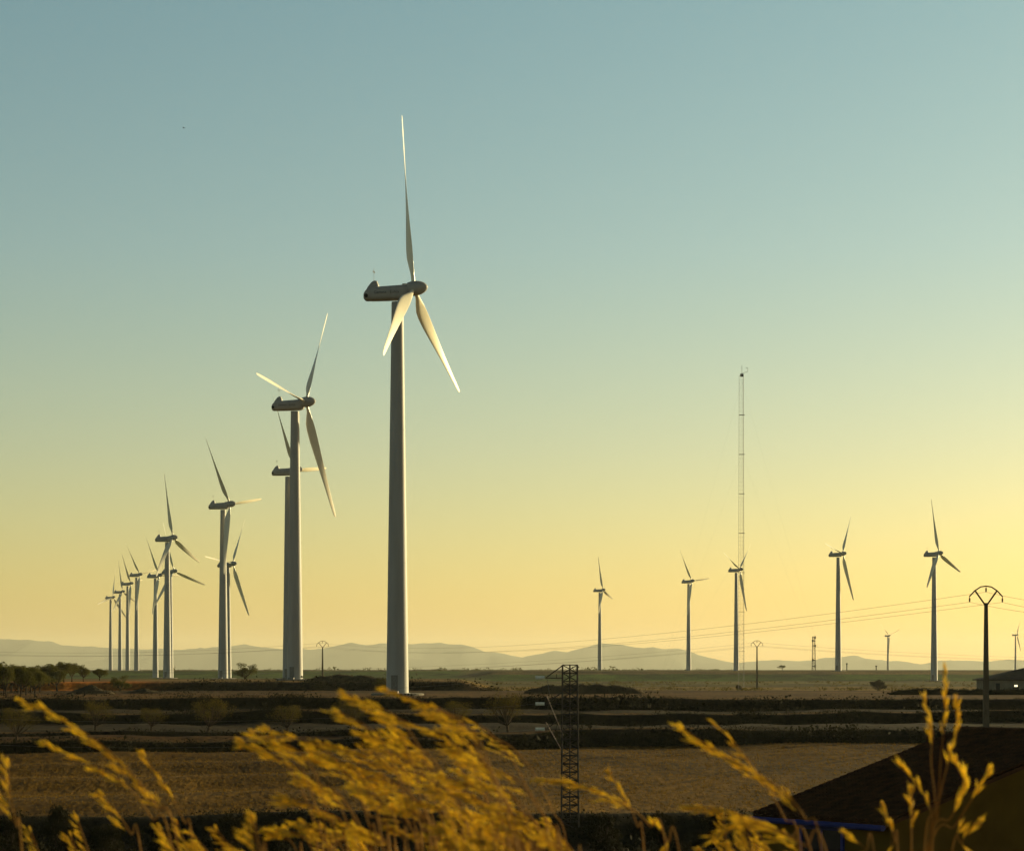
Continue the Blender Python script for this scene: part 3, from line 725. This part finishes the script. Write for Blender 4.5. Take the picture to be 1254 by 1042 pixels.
hedge('scrub_mound', 372, 475, 405, 1.25, 'dark scrub covered mound left of the tallest turbine foot', 'mound', mound=True)
def mound(px, D, wpx, hpx, lab):
    x = (px - 627) / F * D; w = wpx * D / F / 2; h = hpx * D / F; m = MB(); n = 26; rings = []
    for i in range(13):
        r = 1 - i / 12.5; rings.append([(w * r * math.cos(2 * math.pi * k / n) * (1 + .25 * float(vnoise(k * .7, i * .4) - .5)), w * .55 * r * math.sin(2 * math.pi * k / n), h * (1 - r) ** .8 * (1 + .5 * float(vnoise(k * .9, i)) - .25) - .15) for k in range(n)])
    m.rings(rings); o = m.build('dirt_mound', M['soil'], smooth=True); o.location = (x, D, groundz(x, D)); tag(o, lab, 'mound', 'heaps of dug earth')
mound(110, 345, 66, 11, 'grey brown heap of earth below the orange bank'); mound(175, 352, 60, 7, 'lower heap of earth right of the dark heap')
mound(792, 172, 9, 3, 'small dark clod lying alone on the stubble field')

bp = at(225, 157, 420); m = MB()
m.rings([[(x, r_ * math.cos(a), r_ * math.sin(a) * .9) for a in [math.pi * 2 * k / 8 for k in range(8)]] for x, r_ in ((-.22, .01), (-.12, .05), (0, .07), (.1, .055), (.16, .03), (.2, .035), (.26, .005))])
bd = empty('bird', bp, R(160)); m.build('body', M['darksteel'], bd, True)
for sy in (-1, 1):
    m = MB(); vs = [(.08, sy * .05, .02), (-.08, sy * .05, .02), (-.1, sy * .28, .12), (-.14, sy * .5, .06), (.02, sy * .3, .13)]; m.add(vs + [(x, y, z - .01) for x, y, z in vs], [(0, 1, 2, 4), (4, 2, 3), (9, 7, 6, 5), (8, 7, 9), (0, 5, 6, 1), (0, 4, 9, 5), (4, 3, 8, 9), (1, 6, 7, 2), (2, 7, 8, 3)]); m.build('wing', M['darksteel'], bd)
tag(bd, 'tiny dark bird flying high in the sky at the upper left', 'bird')
# scrub cover on the banks (nobody could count it)
def scrub_cover():
    rnd = random.Random(5); xs, ys, sz = [], [], []
    def add(n, pa, pb, f, s):
        for _ in range(n):
            px = rnd.uniform(pa, pb); D = f(px); xs.append((px - 627) / F * D); ys.append(D); sz.append(s * rnd.uniform(.5, 1.4) * (2.2 if rnd.random() < .06 else 1))
    fe = lambda px: float(edge1(np.array([(px - 627) / F * 222]), np.array([222.]))[0])
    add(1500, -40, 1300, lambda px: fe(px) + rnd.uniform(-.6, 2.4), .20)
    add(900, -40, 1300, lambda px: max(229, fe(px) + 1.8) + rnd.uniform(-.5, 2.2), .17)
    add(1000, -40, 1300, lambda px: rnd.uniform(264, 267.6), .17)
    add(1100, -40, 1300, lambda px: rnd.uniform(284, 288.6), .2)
    add(260, 190, 610, lambda px: rnd.uniform(395, 403), .28)
    add(2200, -80, 1300, lambda px: rnd.uniform(126, 149.5), .20)
    add(120, -40, 300, lambda px: rnd.uniform(300, 395), .22)
    for k in range(len(sz)): sz[k] *= .45 + 1.25 * float(vnoise(xs[k] / 4.5 + 40, ys[k] / 3)) 
    zs = H(np.array(xs), np.array(ys)); V = []; Fc = []
    for x, y, z, s in zip(xs, ys, zs, sz):
        for _ in range(26):
            p = Vector((x + rnd.gauss(0, s * 2.0), y + rnd.gauss(0, s * .8), z + rnd.random() ** 1.8 * s * 1.7))
            a = Vector((rnd.gauss(0, 1), rnd.gauss(0, 1), rnd.gauss(0, 1.2))).normalized() * s * .34; b = a.cross(Vector((rnd.gauss(0, 1), rnd.gauss(0, 1), rnd.gauss(0, 1)))).normalized() * s * .2
            n = len(V); V += [tuple(p - a), tuple(p - b), tuple(p + a), tuple(p + b)]; Fc.append((n, n + 1, n + 2, n + 3))
    m = MB(); m.v = V; m.f = Fc; tag(m.build('scrub', M['scrub']), 'dark low scrub growing along the banks between the terraced fields', 'scrub', kind='stuff')
    V = MB()
    for _ in range(900):
        px = rnd.uniform(600, 1260); D = rnd.uniform(500, 1000); x = (px - 627) / F * D
        if float(vnoise(x / 18, D / 60)) + rnd.gauss(0, .12) < .45: continue
        z = groundz(x, D); s = rnd.uniform(.3, .9); leafcloud(V, rnd, (x, D, z + s * .4), (s * 1.8, s, s * .7), 14, s * .4, .1)
    tag(V.build('weeds', M['leafdry']), 'yellowish weeds scattered over the far right field', 'weeds', kind='stuff')
    V = MB()
    for _ in range(420):
        px = rnd.choice([rnd.uniform(200, 620), rnd.uniform(480, 905), rnd.uniform(480, 905)]); D = rnd.uniform(1500, 2400); x = (px - 627) / F * D; z = groundz(x, D); s = rnd.uniform(.5, 1.0) * (2.4 if rnd.random() < .10 else .9)
        leafcloud(V, rnd, (x, D, z + s * .5), (s * 2.2, s, s * .8), 16, s * .45, .1)
    tag(V.build('distant_thicket', M['leaf']), 'thin line of far off bushes along the horizon', 'thicket', kind='stuff')
scrub_cover()
def stubble():
    rs = np.random.RandomState(3); n = 26000
    px = rs.uniform(-30, 1260, n); D = 150.5 + (230 - 150.5) * rs.rand(n) ** .9; x = (px - 627) / F * D
    ok = (D < edge1(x, D) - .5); x = x[ok]; D = D[ok]; z = H(x, D); n = len(x)
    keep = fbm(x / 6, D / 14, 3) + .25 * rs.randn(n) > -.18; x = x[keep]; D = D[keep]; z = z[keep]; n = len(x)
    V = []; Fc = []
    for k in range(3):
        a = rs.uniform(0, 6.28, n); w = rs.uniform(.02, .05, n); h = rs.uniform(.06, .17, n); ox = rs.normal(0, .06, n); oy = rs.normal(0, .06, n); l = rs.normal(0, .05, n)
        dx = np.cos(a) * w; dy = np.sin(a) * w
        V.append(np.stack([np.stack([x + ox - dx, D + oy - dy, z - .02], -1), np.stack([x + ox + dx, D + oy + dy, z - .02], -1), np.stack([x + ox + l, D + oy + l, z + h], -1)], 1).reshape(-1, 3))
    V = np.concatenate(V); m = MB(); m.v = V.tolist(); m.f = np.arange(len(V)).reshape(-1, 3).tolist()
    tag(m.build('stubble', M['stubble']), 'short stubble tufts covering the ploughed field', 'stubble', kind='stuff')
stubble()

# ---------------------------------------------------------------- foreground grass
def spikelet(mb, p, d, l, w, rnd):
    d = d.normalized(); u = d.cross(Vector((0.3, 1, .2))).normalized(); v = d.cross(u)
    n = 5; base = len(mb.v)
    mb.v.append(tuple(p))
    for t, k in ((.25, .8), (.55, 1.0), (.82, .55)):
        for j in range(n):
            a = 2 * math.pi * j / n + t; mb.v.append(tuple(p + d * l * t + (u * math.cos(a) + v * math.sin(a)) * w * k))
    mb.v.append(tuple(p + d * l * 1.12))
    for j in range(n):
        j2 = (j + 1) % n
        mb.f.append((base, base + 1 + j2, base + 1 + j))
        for r in (0, 1): a = base + 1 + r * n; mb.f.append((a + j, a + j2, a + n + j2, a + n + j))
        mb.f.append((base + 1 + 2 * n + j, base + 1 + 2 * n + j2, base + 1 + 3 * n))
def cpath(pts, n):
    pts = [Vector(p) for p in pts]; P = [pts[0] * 2 - pts[1]] + pts + [pts[-1] * 2 - pts[-2]]; out = []
    for i in range(n + 1):
        t = i / n * (len(pts) - 1); k = min(int(t), len(pts) - 2); f = t - k; a, b, c, d = P[k:k + 4]
        out.append(.5 * ((2 * b) + (c - a) * f + (2 * a - 5 * b + 4 * c - d) * f * f + (3 * b - a - 3 * c + d) * f ** 3))
    return out
def plume(stem, ear, px, D, rnd, frac=.5, nb=16, bl=.035, wind=(-1, 0, -.05), r=.0014, size=1.0):
    """px: stem from the frame bottom to the tip in photo pixels, at distance D; the stem goes on down to the ground"""
    pts = [at(x, y, D) for x, y in px]; d0 = (pts[0] - pts[1]).normalized(); gx, gy = pts[0].x + d0.x * .25, D
    foot = Vector((gx, gy + .1, groundz(gx, gy) - .03)); low = pts[0].lerp(foot, .4) + d0 * .12
    path = cpath([foot, low] + pts, 26 + 6 * len(px))
    L = len(path) - 1; stem.tube(path, [r * (1.25 - .85 * i / L) for i in range(L + 1)], 5)
    start = None
    cum = [0]
    for i in range(L): cum.append(cum[-1] + (path[i + 1] - path[i]).length)
    tot = sum((pts[i + 1] - pts[i]).length for i in range(len(pts) - 1)); s0 = cum[-1] - tot * frac
    for b in range(nb):
        s = s0 + (cum[-1] - s0) * (b + rnd.random() * .8) / nb
        i = max(j for j in range(L + 1) if cum[j] <= s); i = min(i, L - 1)
        p = path[i].lerp(path[i + 1], (s - cum[i]) / max(1e-6, cum[i + 1] - cum[i])); t = (path[i + 1] - path[i]).normalized()
        taper = 1 - .55 * (s - s0) / (cum[-1] - s0)
        l = bl * taper * rnd.uniform(.5, 1.3)
        d = (t * 1.0 + Vector(wind) * .75 + Vector((rnd.gauss(0, .22), rnd.gauss(0, .25), rnd.gauss(0, .22)))).normalized()
        e = p + d * l + Vector((0, 0, -l * .12)); mid = p.lerp(e, .5) + Vector((0, 0, l * .06))
        stem.tube([p, mid, e], [r * .35, r * .3, r * .2], 3)
        ns = rnd.randint(3, 5)
        for k in range(ns):
            q_ = p.lerp(e, .35 + .65 * k / ns); dd = (d + Vector((rnd.gauss(0, .13), rnd.gauss(0, .2), rnd.gauss(0, .13)))).normalized()
            spikelet(ear, q_, dd, .017 * size * rnd.uniform(.8, 1.3), .0011 * size * rnd.uniform(.7, 1.3), rnd)
    for k in range(5): spikelet(ear, path[-1] + Vector((0, 0, 0)), (path[-1] - path[-2]).normalized() + Vector((rnd.gauss(0, .15), rnd.gauss(0, .2), rnd.gauss(0, .15))), .015 * size, .0018 * size, rnd)
PL = [  # countable stalks: points, distance, fraction, branches, branch length, wind, label
    ([(222, 1060), (190, 985), (150, 935), (105, 898), (62, 872), (32, 860)], 3.6, .8, 26, .045, (-1, 0, .35), 'large golden grass plume arching up left at the lower left, before the terraces'),
    ([(215, 1060), (185, 1000), (155, 962), (110, 935), (60, 912)], 3.7, .55, 12, .035, (-1, 0, .3), 'smaller grass plume just below the large left one'),
    ([(238, 1060), (225, 1005), (200, 960), (178, 928)], 3.9, .5, 7, .03, (-.5, 0, .6), 'short grass tuft standing right of the large left plume'),
    ([(28, 1060), (20, 1010), (12, 970), (10, 940)], 3.6, .6, 8, .03, (-.6, 0, .3), 'thin grass stalk at the left edge of the photo'),
    ([(175, 1060), (160, 1020), (140, 990), (128, 975)], 4.0, .6, 8, .03, (-1, 0, .2), 'low grass ear below the large left plume'),
    ([(820, 1060), (795, 1010), (765, 985), (725, 965), (668, 955)], 3.8, .62, 20, .035, (-1, 0, .15), 'grass plume bending left across the foot of the lattice pylon'),
    ([(790, 1060), (780, 1010), (765, 975), (748, 950)], 4.1, .5, 6, .025, (-.4, 0, .7), 'thin upright grass ear right of the lattice pylon'),
    ([(835, 1060), (818, 1030), (806, 1012)], 3.9, .6, 5, .025, (-.3, 0, .5), 'short blurred grass ear between the pylon and the blue gutter'),
    ([(1010, 1070), (985, 1000), (955, 965), (915, 940), (875, 918), (838, 893)], 3.6, .72, 30, .042, (-1, 0, .3), 'big golden grass plume arching left over the stubble field beside the house'),
    ([(1000, 1070), (965, 1025), (925, 1005), (890, 992), (850, 988)], 3.5, .7, 22, .04, (-1, 0, .2), 'thick low grass plume in front of the blue gutter'),
    ([(1020, 1070), (985, 1035), (950, 1015), (915, 1008), (885, 1022)], 3.4, .7, 22, .04, (-1, 0, -.1), 'drooping grass plume at the bottom edge below the blue gutter'),
    ([(985, 1070), (960, 1000), (930, 950), (900, 910), (878, 888)], 3.9, .5, 10, .03, (-.6, 0, .5), 'slim grass ear rising beside the big right plume'),
    ([(1140, 1070), (1148, 1000), (1152, 930), (1158, 870), (1158, 828)], 3.8, .33, 9, .02, (-.1, 0, .6), 'highest upright grass ear in front of the roof ridge'),
    ([(1138, 1070), (1146, 1000), (1140, 930), (1142, 895), (1133, 862)], 3.8, .26, 8, .02, (-.35, 0, .6), 'upright grass ear left of the highest one'),
    ([(1135, 1070), (1150, 980), (1162, 930), (1172, 895), (1170, 862)], 3.8, .38, 12, .022, (.1, 0, .6), 'upright grass ear right of the highest one'),
    ([(1130, 1070), (1140, 995), (1122, 960), (1104, 940)], 3.8, .5, 8, .02, (-.5, 0, .6), 'grass ear leaning left before the brown roof'),
    ([(1128, 1070), (1165, 1000), (1182, 965), (1170, 935)], 3.8, .5, 14, .024, (.1, 0, .7), 'bushy grass ear in the middle of the upright cluster'),
    ([(1130, 1070), (1170, 1010), (1195, 970), (1208, 946)], 3.8, .3, 7, .02, (.4, 0, .6), 'grass ear leaning right before the ochre gable'),
    ([(1160, 1080), (1178, 1030), (1196, 1010)], 3.8, .6, 8, .02, (.3, 0, .6), 'low grass ear at the bottom right under the gable'),
    ([(1100, 1070), (1096, 1030), (1090, 1010), (1083, 992)], 3.8, .6, 7, .02, (-.3, 0, .6), 'small grass ear right of the blue window frame'),
    ([(1116, 1070), (1116, 1020), (1117, 972)], 3.8, .5, 7, .018, (0, 0, .7), 'thin vertical grass ear at the foot of the upright cluster'),
    ([(1075, 1070), (1060, 1040), (1040, 1022)], 3.7, .6, 6, .02, (-.7, 0, .4), 'small grass ear crossing the blue window frame'),
]
rnd = random.Random(21)
for pts, D, fr, nb, bl, wd, lab in PL:
    st, er = MB(), MB(); plume(st, er, pts, D, rnd, fr, nb, bl, wd)
    x, y = st.v[0][0], st.v[0][1]; loc = Vector((x, y, groundz(x, y)))
    st.v = [tuple(Vector(v) - loc) for v in st.v]; er.v = [tuple(Vector(v) - loc) for v in er.v]
    r = empty('grass_stalk', loc); st.build('stem', M['straw'], r); er.build('seed_head', M['ear'], r)
    tag(r, lab, 'grass stalk', 'dry grass stalks in the foreground')
st, er = MB(), MB()
for i in range(88):
    D = rnd.uniform(3.2, 4.6)
    tx = 285 + 345 * rnd.random() ** .62
    lo = 836 + max(0, 12 - abs(tx - 520) * .2) if tx < 540 else 852 + (tx - 540) * 1.75
    if tx < 420: lo += 4 * rnd.random() * (420 - tx) / 20
    ty = lo + (1050 - lo) * rnd.random() ** .95
    bx_ = tx + rnd.uniform(70, 150) * (1090 - ty) / 200
    p0 = (bx_, 1075); p3 = (tx, ty)
    p1 = (bx_ - (bx_ - tx) * .16, 1075 - (1075 - ty) * .45); p2 = (bx_ - (bx_ - tx) * .48, 1075 - (1075 - ty) * .84)
    plume(st, er, [p0, p1, p2, p3], D, rnd, rnd.uniform(.3, .5), rnd.randint(9, 15), .042, (-1.5, 0, rnd.uniform(-.15, .25)), size=.85)
for i in range(44):
    D = rnd.uniform(3.0, 4.8); tx = rnd.choice([rnd.uniform(560, 680), rnd.uniform(240, 660), rnd.uniform(-20, 260), rnd.uniform(860, 1010)]); ty = rnd.uniform(1000, 1045); bx_ = tx + rnd.uniform(15, 50)
    plume(st, er, [(bx_, 1090), (bx_ - 8, 1060), (tx, ty)], D, rnd, .7, 13, .036, (-1, 0, .15), size=.8)
# leaves and bare stems rising from the ground
for i in range(160):
    D = rnd.uniform(2.6, 6.0); x = (rnd.uniform(-150, 1300) - 627) / F * D; z = groundz(x, D); h = min(1.35, -z - .30 - .02 * D) * rnd.uniform(.6, 1)
    st.tube([(x, D, z), (x - .03, D, z + h * .6), (x - .03 - rnd.uniform(.05, .25), D, z + h)], [.002, .0016, .0005], 4)
g = empty('dry_grass', (0, 4, groundz(0, 4)))
for mb in (st, er): mb.v = [tuple(Vector(v) - Vector(g.location)) for v in mb.v]
st.build('stems', M['straw'], g); er.build('seed_heads', M['ear'], g)
tag(g, 'dense mass of golden dry grass blown to the left across the lower centre', 'grass', kind='stuff')
# ---------------------------------------------------------------- haze
m = MB(); m.box((0, 12000, 155), (76000, 27400, 334))
hz = m.build('haze', bpy.data.materials.new('haze air')); tag(hz, 'pale evening haze lying over the plain', 'haze', kind='stuff')
hm = hz.data.materials[0]; hm.use_nodes = True; t = hm.node_tree; t.nodes.clear()
ho = t.nodes.new('ShaderNodeOutputMaterial'); pv = t.nodes.new('ShaderNodeVolumePrincipled'); pv.inputs['Density'].default_value = HAZE_DENSITY
pv.inputs['Color'].default_value = (.92, .94, .82, 1); pv.inputs['Anisotropy'].default_value = 0.2
t.links.new(pv.outputs[0], ho.inputs['Volume'])
